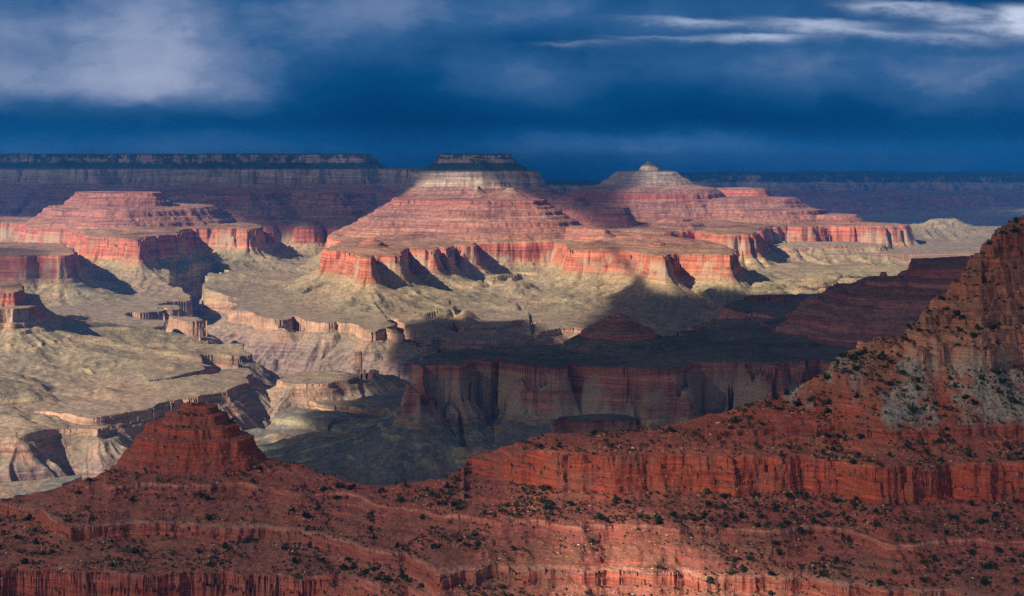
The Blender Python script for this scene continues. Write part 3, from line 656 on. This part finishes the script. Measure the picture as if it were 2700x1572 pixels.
def foreground_material():
    m = rock_material('red_ledge_rock', 1550, 2090, CL_F, FL_F, .09, grain=.45, bump=.8, band=.028, fresh=False, s0=.5, s1=.7, var=.5,
        speck=[(.55, .66, (.50, .36, .28), .8), (.28, .67, (.05, .065, .035), .55)])
    t = m.node_tree; N = NT(t)
    b = [n for n in t.nodes if n.type == 'BSDF_PRINCIPLED'][0]
    src = b.inputs['Base Color'].links[0].from_socket
    ta = N.n('ShaderNodeAttribute', attribute_name='talus').outputs['Fac']
    P = N.n('ShaderNodeNewGeometry').outputs['Position']
    nn = N.noise(P, .35, 5, .7)
    pale = N.ramp(nn, .3, .7, [(.3, (.08, .06, .045)), (.45, (.24, .19, .145)), (.6, (.38, .32, .26)), (.7, (.58, .50, .42))])
    src = N.mix(1.0, src, (1.10, .90, .88), 'MULTIPLY')
    src = N.mix(N.sm(N.noise(P, .028, 5, .6), .48, .62, 0, .3), src, (.17, .11, .07))
    src = N.mix(N.sm(N.noise(P, .9, 3, .6), .55, .66, 0, .45), src, (.10, .085, .05))
    out = N.mix(N.m('MULTIPLY', ta, N.sm(N.noise(P, .05, 4, .6), .32, .52)), src, pale)
    N.L.new(out, b.inputs['Base Color'])
    return m
mat_fg = foreground_material()
build_grid_objects(X, Y, H, STf, OWNF, {0: 'ridge', 1: 'butte', 2: 'peak'}, mat_fg,
    {0: ('near red ridge of shrub-dotted slopes and pale-edged rock ledges', 'ridge'),
     1: ('small dark red layered butte on the crest of the near ridge', 'butte'),
     2: ('steep pale peak with rubble slopes rising at the right edge of the near ridge', 'peak')}, extra=talus)
print('foreground built', round(time.time() - T0, 1))

# ------------------------------------------------------------------ shrubs and rocks on the near ridge
y_fg = y_
def fg_at(s, d):
    fi = float(np.interp(d, y_fg, np.arange(nr))); fj = (s + .44) / .88 * (nc - 1)
    i = int(min(max(fi, 1), nr - 3)); j = int(min(max(fj, 1), nc - 3))
    a, b = fi - i, fj - j
    h = (H[i, j] * (1 - a) + H[i + 1, j] * a) * (1 - b) + (H[i, j + 1] * (1 - a) + H[i + 1, j + 1] * a) * b
    gy = (H[i + 2, j] - H[i - 1, j]) / (Y[i + 2, j] - Y[i - 1, j]); gx = (H[i, j + 2] - H[i, j - 1]) / (X[i, j + 2] - X[i, j - 1])
    return float(h), float(math.hypot(gx, gy)), float(talus[i, j])
def leaf_mat(name, a, b):
    m = bpy.data.materials.new(name); m.use_nodes = True; t = m.node_tree; t.nodes.clear(); N = NT(t)
    P = N.n('ShaderNodeNewGeometry').outputs['Position']
    c = N.mix(N.noise(P, .9, 3, .6), a, b)
    c = N.mix(1.0, c, N.ramp(N.noise(P, .11, 2, .5), .35, .65, [(.35, (.55, .6, .6)), (.65, (1.7, 1.5, 1.1))]), 'MULTIPLY')
    oi = N.n('ShaderNodeObjectInfo').outputs['Random']
    c = N.mix(1.0, c, N.ramp(oi, 0, 1, [(0, (.7, .75, .7)), (1, (1.35, 1.25, 1.1))]), 'MULTIPLY')
    bs = N.n('ShaderNodeBsdfPrincipled'); N.L.new(c, bs.inputs['Base Color']); bs.inputs['Roughness'].default_value = .9
    bs.inputs['Specular IOR Level'].default_value = .1
    o = N.n('ShaderNodeOutputMaterial'); N.L.new(bs.outputs[0], o.inputs[0]); return m
mat_leaf = leaf_mat('juniper_foliage', (.018, .030, .014), (.050, .062, .028))
mat_bark = leaf_mat('juniper_bark', (.10, .07, .05), (.16, .12, .09))
mat_rock = leaf_mat('pale_boulder_rock', (.30, .21, .18), (.50, .40, .35))
rng = random.Random(11)
def clump(verts, faces, c, r, n, sz, sq=.8):
    for _ in range(n):
        a = rng.uniform(0, 2 * math.pi); zz = rng.uniform(-.55, 1); q = math.sqrt(max(0, 1 - zz * zz)); rr = r * rng.uniform(.6, 1.05)
        p = Vector((c[0] + math.cos(a) * q * rr, c[1] + math.sin(a) * q * rr, c[2] + zz * rr * sq))
        d1 = Vector((rng.gauss(0, 1), rng.gauss(0, 1), rng.gauss(0, .7))).normalized() * sz * rng.uniform(.6, 1.3)
        d2 = Vector((rng.gauss(0, 1), rng.gauss(0, 1), rng.gauss(0, .7))).normalized() * sz * rng.uniform(.5, 1.1)
        i = len(verts); verts += [p - d1, p + d2, p + d1, p - d2]; faces.append((i, i + 1, i + 2, i + 3))
def shrub_geo(nlobe, nleaf, core=True):
    """unit-height bush: trunk fork, several lobes of leaf sprays round small cores"""
    v, f, mi = [], [], []
    for k in range(3):                                          # forked trunk
        a = k * 2.1 + rng.random(); b = Vector((.0, 0, -.25)); e = Vector((math.cos(a) * .22, math.sin(a) * .22, .42))
        i = len(v)
        for (p, r_) in ((b, .06), (e, .025)):
            for q in range(4): v.append(p + Vector((math.cos(q * math.pi / 2) * r_, math.sin(q * math.pi / 2) * r_, 0)))
        for q in range(4): f.append((i + q, i + (q + 1) % 4, i + 4 + (q + 1) % 4, i + 4 + q)); mi.append(1)
    for k in range(nlobe):
        a = rng.uniform(0, 6.28); rr = rng.uniform(0, .36); r = rng.uniform(.22, .36)
        c = (math.cos(a) * rr, math.sin(a) * rr, rng.uniform(.25, .72) - rr * .35)
        if core:
            i = len(v)
            for (dx_, dy_, dz_) in ((1, 0, 0), (-1, 0, 0), (0, 1, 0), (0, -1, 0), (0, 0, 1), (0, 0, -1)):
                v.append(Vector(c) + Vector((dx_, dy_, dz_ * .8)) * r * rng.uniform(.62, .85))
            for t_ in ((0, 2, 4), (2, 1, 4), (1, 3, 4), (3, 0, 4), (2, 0, 5), (1, 2, 5), (3, 1, 5), (0, 3, 5)): f.append(tuple(i + q for q in t_)); mi.append(0)
        n0 = len(f); clump(v, f, c, r, nleaf, .085); mi += [0] * (len(f) - n0)
    return v, f, mi
def rock_geo():
    v = []; f = []
    n1, n2 = 5, 7
    for i in range(n1 + 1):
        th = math.pi * i / n1
        for j in range(n2):
            ph = 2 * math.pi * j / n2 + i * .3; r = rng.uniform(.75, 1.1) * .5
            v.append(Vector((math.sin(th) * math.cos(ph) * r * 1.2, math.sin(th) * math.sin(ph) * r, math.cos(th) * r * .75)))
    for i in range(n1):
        for j in range(n2): f.append((i * n2 + j, (i + 1) * n2 + j, (i + 1) * n2 + (j + 1) % n2, i * n2 + (j + 1) % n2))
    return v, f, [0] * len(f)
def mesh_of(name, geo, mats, smooth=False):
    me = bpy.data.meshes.new(name); me.from_pydata([tuple(p) for p in geo[0]], [], geo[1]); me.update()
    for m in mats: me.materials.append(m)
    me.polygons.foreach_set('material_index', geo[2])
    return me
shrub_me = [mesh_of('juniper_shrub', shrub_geo(rng.randint(5, 8), 34), [mat_leaf, mat_bark]) for _ in range(9)]
small_geo = [shrub_geo(3, 7) for _ in range(6)]
rock_me = [mesh_of('boulder', rock_geo(), [mat_rock]) for _ in range(6)]
rock_g = [rock_geo() for _ in range(6)]
def crest_D(s): return float(np.interp(s * FPX + CX, uc, Dc))
nf = (fbm(X, Y, 45, 3, 500))
def dens(s, d):
    fi = int(min(max(np.interp(d, y_fg, np.arange(nr)), 1), nr - 3)); fj = int(min(max((s + .44) / .88 * (nc - 1), 1), nc - 3))
    return float(nf[fi, fj])
def zone(s, d, h):
    u = s * FPX + CX
    row = HOR + (CZ - h) * FPX / d
    if h > 1990: return 'on top of the steep peak', 'junipers on the top of the peak'
    if h > 1880 and u > 2080: return 'on the pale rubble slope of the peak', 'junipers on the pale rubble slope'
    if u > 1300 and h > 1857: return 'on terraces above the thick red cliff', 'junipers above the thick red cliff'
    if u > 1250 and h > 1803: return 'at the foot of the thick red cliff', 'junipers at the foot of the thick red cliff'
    if h > 1801: return 'on the slope below the layered butte', 'junipers below the layered butte'
    if h > 1776:
        return (('between two pale ledges, right half', 'junipers between the ledges, right half') if u > 1250 else
                ('between two pale ledges, left half', 'junipers between the ledges, left half'))
    return 'below the long pale-edged ledge', 'junipers below the lowest ledge'
cand = []
tries = 0
while len(cand) < 9000 and tries < 160000:
    tries += 1
    u = rng.uniform(-40, 2740); s = (u - CX) / FPX; dcr = crest_D(s)
    d = rng.uniform(1170, dcr + 3)
    h, sl_, ta = fg_at(s, d)
    row = HOR + (CZ - h) * FPX / d
    if row > 1590 or sl_ > 1.25: continue
    p = .30 + 1.1 * dens(s, d) + (.45 if (h > 1872 and u > 2150) else 0) + (.25 if u > 1900 else .0) + (.2 if h < 1774 else 0)
    if h > 1955: p = .62
    if h > 2040: p = 1.0
    if 1490 < u < 1720 and row > 1300: p *= .35
    if u > 1250 and 1803 < h < 1822: p += .35
    if rng.random() > p: continue
    size = min(8.0, 1.4 + rng.gammavariate(1.8, 1.0)) * (1.15 if h > 1880 else 1)
    cand.append((size / d, size, s, d, h))
cand.sort(reverse=True)
big, rest = cand[:290], cand[290:]
SIZ = ['low spreading', 'rounded', 'upright']
for i, (_, size, s, d, h) in enumerate(big):
    me = shrub_me[i % 9]
    o = bpy.data.objects.new('juniper_shrub', me); COL.objects.link(o)
    o.location = (s * d, d, h - size * .08)
    sh = rng.choice((0, 1, 1, 2)); wq = (1.25, 1.0, .8)[sh]; hq = (.75, .95, 1.15)[sh]
    o.scale = (size * wq * rng.uniform(.9, 1.1), size * wq * rng.uniform(.9, 1.1), size * hq); o.rotation_euler = (0, 0, rng.uniform(0, 6.28))
    zn, gr = zone(s, d, h)
    side = 'left' if s < -.12 else ('right' if s > .12 else 'middle')
    o['label'] = '%s dark green juniper %s' % (SIZ[sh], zn)
    o['category'] = 'shrub'; o['group'] = gr + ', ' + SIZ[sh]
def merged(name, items, mats, label, cat):
    vs_, fs, mi = [], [], []; off = 0
    for g, loc, scl, rot in items:
        c, s2 = math.cos(rot), math.sin(rot)
        a = np.array([tuple(p) for p in g[0]]) * np.array(scl)
        a = np.stack([a[:, 0] * c - a[:, 1] * s2, a[:, 0] * s2 + a[:, 1] * c, a[:, 2]], -1) + np.array(loc)
        vs_.append(a); fs += [tuple(q + off for q in f) for f in g[1]]; mi += g[2]; off += len(a)
    me = bpy.data.meshes.new(name); me.from_pydata(np.concatenate(vs_).tolist(), [], fs); me.update()
    for m in mats: me.materials.append(m)
    me.polygons.foreach_set('material_index', mi)
    o = bpy.data.objects.new(name, me); COL.objects.link(o); o['kind'] = 'stuff'; o['label'] = label; o['category'] = cat
    return o
merged('low_scrub', [(small_geo[i % 6], (s * d, d, h - size * .05), (size * .95, size * .95, size * .8), rng.uniform(0, 6.28)) for i, (_, size, s, d, h) in enumerate(rest)],
       [mat_leaf, mat_bark], 'small dark green bushes scattered all over the near red slopes', 'scrub')
rk = []; tries = 0
while len(rk) < 3800 and tries < 90000:
    tries += 1
    u = rng.uniform(-40, 2740); s = (u - CX) / FPX; dcr = crest_D(s)
    d = rng.uniform(1170, dcr)
    h, sl_, ta = fg_at(s, d)
    if HOR + (CZ - h) * FPX / d > 1590 or sl_ > 1.3: continue
    p = .06 + 2.0 * max(0, dens(s * .98 + .01, d) - .05) + .35 * ta
    if rng.random() > p: continue
    size = .5 + rng.gammavariate(1.5, .42)
    rk.append((min(size, 4.0), s, d, h))
rk.sort(reverse=True)
for i, (size, s, d, h) in enumerate([(5.2, (163 - CX) / FPX, 0, 0), (3.6, (170 - CX) / FPX, 1, 0)] + rk[:40]):
    if i < 2:
        for dd in np.arange(1250, 1500, .7):
            h, _, _ = fg_at(s, dd); d = dd
            if HOR + (CZ - h) * FPX / dd < (1502, 1512)[i]: break
    o = bpy.data.objects.new('boulder', rock_me[i % 6]); COL.objects.link(o)
    o.location = (s * d, d, h + size * .1); o.scale = (size * rng.uniform(.9, 1.3), size, size * rng.uniform(.7, 1)); o.rotation_euler = (0, 0, rng.uniform(0, 6.28))
    zn, gr = zone(s, d, h)
    if i == 0: o['label'] = 'largest pale flat boulder, low on the slope near the left edge'; o['category'] = 'boulder'; continue
    if i == 1: o['label'] = 'smaller pale boulder just below the largest pale one'; o['category'] = 'boulder'; continue
    o['label'] = 'pale tan boulder lying ' + zn; o['category'] = 'boulder'; o['group'] = gr.replace('junipers', 'boulders')
merged('loose_rocks', [(rock_g[i % 6], (s * d, d, h + size * .1), (size * 1.1, size, size * .8), rng.uniform(0, 6.28)) for i, (size, s, d, h) in enumerate(rk[40:])],
       [mat_rock], 'small pale stones strewn over the near red slopes', 'stones')
print('plants built', round(time.time() - T0, 1))

# ------------------------------------------------------------------ storm clouds between the sun and the land (high, outside the frame)
ZC_ = [8500.0]
def up(p, z): k = (ZC_[0] - z) / S[2]; return (p[0] + S[0] * k, p[1] + S[1] * k)
def cloud(name, poly, zref, edge, thick, cell, dens_, holes=(), label='', ragged=1.0, seed=600):
    pg = chaikin([up(p, zref) for p in poly], 2)
    hl = [(up(c, zz), rx, ry, a) for c, zz, rx, ry, a in holes]
    pa = np.array(pg); x0, y0 = pa.min(0) - cell; x1, y1 = pa.max(0) + cell
    nx_, ny_ = int((x1 - x0) / cell) + 2, int((y1 - y0) / cell) + 2
    gx = np.linspace(x0, x1, nx_).astype(F32); gy = np.linspace(y0, y1, ny_).astype(F32)
    YY, XX = np.meshgrid(gy, gx, indexing='ij')
    d, _, _ = poly_dist(XX.ravel() , YY.ravel(), pg)
    d = -d.reshape(XX.shape) + ragged * edge * .7 * fbm(XX, YY, edge * 2.5, 4, seed)
    t = sstep(d, 0, edge) * (1 + .22 * fbm(XX, YY, edge * 4, 3, seed + 5))
    for (cx, cy), rx, ry, a in hl:
        xx = XX - cx; yy = YY - cy
        q = (xx / rx) ** 2 + (yy / ry) ** 2 + .5 * fbm(XX, YY, min(rx, ry), 3, seed + 9)
        t = t * (1 - a * np.exp(-np.maximum(q, 0) ** 1.5))
    t = t * thick
    t[0] = 0; t[-1] = 0; t[:, 0] = 0; t[:, -1] = 0
    keep = t > thick * .003
    idx = np.arange(nx_ * ny_).reshape(ny_, nx_)
    fk = keep[:-1, :-1] | keep[1:, :-1] | keep[:-1, 1:] | keep[1:, 1:]
    q = np.stack([idx[:-1, :-1], idx[:-1, 1:], idx[1:, 1:], idx[1:, :-1]], -1)[fk]
    n = nx_ * ny_
    # outer vertices carry zero thickness, so the upper and lower skins meet there
    nb = np.zeros_like(t); cnt = np.zeros(t.shape, int)
    cnt[:-1, :-1] += fk; cnt[:-1, 1:] += fk; cnt[1:, 1:] += fk; cnt[1:, :-1] += fk
    t = np.where(cnt == 4, np.maximum(t, .5), 0)
    V = np.concatenate([np.stack([XX, YY, ZC_[0] + t * .55], -1).reshape(-1, 3), np.stack([XX, YY, ZC_[0] - t * .45], -1).reshape(-1, 3)])
    low = idx + n; low = np.where(t <= 0, idx, low)                 # weld the two skins at the edge
    q2 = np.stack([low[:-1, :-1], low[1:, :-1], low[1:, 1:], low[:-1, 1:]], -1)[fk]
    fa = np.concatenate([q, q2]); uq, inv = np.unique(fa, return_inverse=True); inv = inv.reshape(-1).astype(np.int32)
    me = bpy.data.meshes.new(name)
    me.vertices.add(len(uq)); me.vertices.foreach_set('co', V[uq].astype(F32).ravel())
    me.loops.add(len(inv)); me.loops.foreach_set('vertex_index', inv)
    me.polygons.add(len(fa)); me.polygons.foreach_set('loop_start', np.arange(0, len(inv), 4, dtype=np.int32))
    me.update(calc_edges=True)
    m = bpy.data.materials.new('cloud_vapour'); m.use_nodes = True; t_ = m.node_tree; t_.nodes.clear(); N = NT(t_)
    pv_ = N.n('ShaderNodeVolumePrincipled'); pv_.inputs['Color'].default_value = (.72, .74, .78, 1); pv_.inputs['Density'].default_value = dens_
    pv_.inputs['Anisotropy'].default_value = .3
    o_ = N.n('ShaderNodeOutputMaterial'); N.L.new(pv_.outputs[0], o_.inputs['Volume'])
    me.materials.append(m)
    o = bpy.data.objects.new(name, me); COL.objects.link(o); o['kind'] = 'stuff'; o['label'] = label; o['category'] = 'cloud'
    return o
# optical depth along the slanting sun ray = dens * thick / sin(elevation)
def dn(tau, th): return tau * S[2] / th
s1 = [PZ(680,1150,1290), PZ(751,1125,1290), PZ(850,1030,1250), PZ(895,960,1120), PZ(985,900,1240), PZ(1098,850,1250), PZ(1297,860,1250), PZ(1396,850,1255), PZ(1440,905,1250), PZ(1500,850,1255), PZ(1570,808,1290), PZ(1680,758,1360), PQ(1700,9250), PQ(1722,9800), PQ(1738,10500), PQ(1762,10500), PQ(1772,9800), PQ(1774,9300), PZ(1775,762,1390), PZ(1892,777,1330), PZ(2156,806,1280), PQ(2700,8600), PQ(3600,8000), PQ(4200,3300), PQ(-1500,2700), PQ(300,3300)]
ZC_[0] = 6000.0
cloud('cloud', s1, 1300, 110, 70.0, 28, dn(3.4, 70.0), label='storm cloud shading the middle of the canyon', ragged=.45, seed=610)
s0 = [(-1500, 500), (-1500, 2600), (1500, 3200), (1500, 500)]
ZC_[0] = 4200.0
cloud('cloud', s0, 1800, 300, 14.0, 10, dn(1.9, 14.0), holes=[((100, 1275), 1780, 125, 190, 1.0), ((20, 1215), 1765, 170, 70, .85), ((-130, 1225), 1765, 130, 50, .7), ((215, 1250), 1770, 120, 60, .45), ((-255, 1310), 1760, 150, 45, .5), ((160, 1440), 1850, 260, 60, .25)],
      label='thinner storm cloud shading the near ridge', ragged=.3, seed=620)
s2 = [PQ(-1500,13300), PQ(0,12950), PQ(480,12900), PQ(520,12500), PQ(700,12250), PQ(820,11900), PQ(960,11900), PQ(1040,12400), PQ(1120,12800), PQ(1200,12720), PQ(1290,12700), PQ(1370,12500), PQ(1430,11700), PQ(1520,11500), PQ(1620,11500), PQ(1690,12000), PQ(1590,12800), PQ(1660,13300), PQ(1700,13450), PQ(1790,13900), PQ(1880,15800), PQ(2300,16800), PQ(3400,17500), PQ(3600,42000), PQ(-1500,42000)]
ZC_[0] = 8500.0
cloud('cloud', s2, 1900, 380, 160.0, 90, dn(2.7, 160.0), holes=[(PQ(2800,19800), 1480, 900, 500, .9)], label='storm cloud shading the forested plateau and the far rim', ragged=.25, seed=630)

ZC_[0] = 6000.0
s3 = [PQ(215,7000), PQ(330,6900), PQ(440,7250), PQ(400,7500), PQ(260,7350)]
cloud('cloud', s3, 1260, 160, 60.0, 30, dn(1.6, 60.0), label='scrap of cloud shading a strip of the bench', ragged=.5, seed=640)
s4 = [PQ(-500,8500), PQ(60,8600), PQ(170,8850), PQ(185,9300), PQ(100,9700), PQ(-500,9700)]
cloud('cloud', s4, 1560, 200, 80.0, 30, dn(1.3, 80.0), label='scrap of cloud shading the flat dark-topped mesa', ragged=.4, seed=650)

# ------------------------------------------------------------------ haze
def haze():
    x0, x1, y0, y1, z0, z1 = -19000, 20000, -600, 36500, 700, 2420
    v = [(x, y, z) for x in (x0, x1) for y in (y0, y1) for z in (z0, z1)]
    f = [(0, 1, 3, 2), (4, 6, 7, 5), (0, 4, 5, 1), (2, 3, 7, 6), (0, 2, 6, 4), (1, 5, 7, 3)]
    me = bpy.data.meshes.new('haze'); me.from_pydata(v, [], f); me.update()
    m = bpy.data.materials.new('thin_blue_air'); m.use_nodes = True; t = m.node_tree; t.nodes.clear(); N = NT(t)
    p = N.n('ShaderNodeVolumePrincipled'); p.inputs['Color'].default_value = (.03, .30, .95, 1); p.inputs['Density'].default_value = 2.7e-5
    p.inputs['Anisotropy'].default_value = 0.0
    o_ = N.n('ShaderNodeOutputMaterial'); N.L.new(p.outputs[0], o_.inputs['Volume'])
    me.materials.append(m)
    o = bpy.data.objects.new('haze', me); COL.objects.link(o); o['kind'] = 'stuff'; o['label'] = 'thin blue air filling the canyon'; o['category'] = 'haze'
haze()
print('done', round(time.time() - T0, 1))
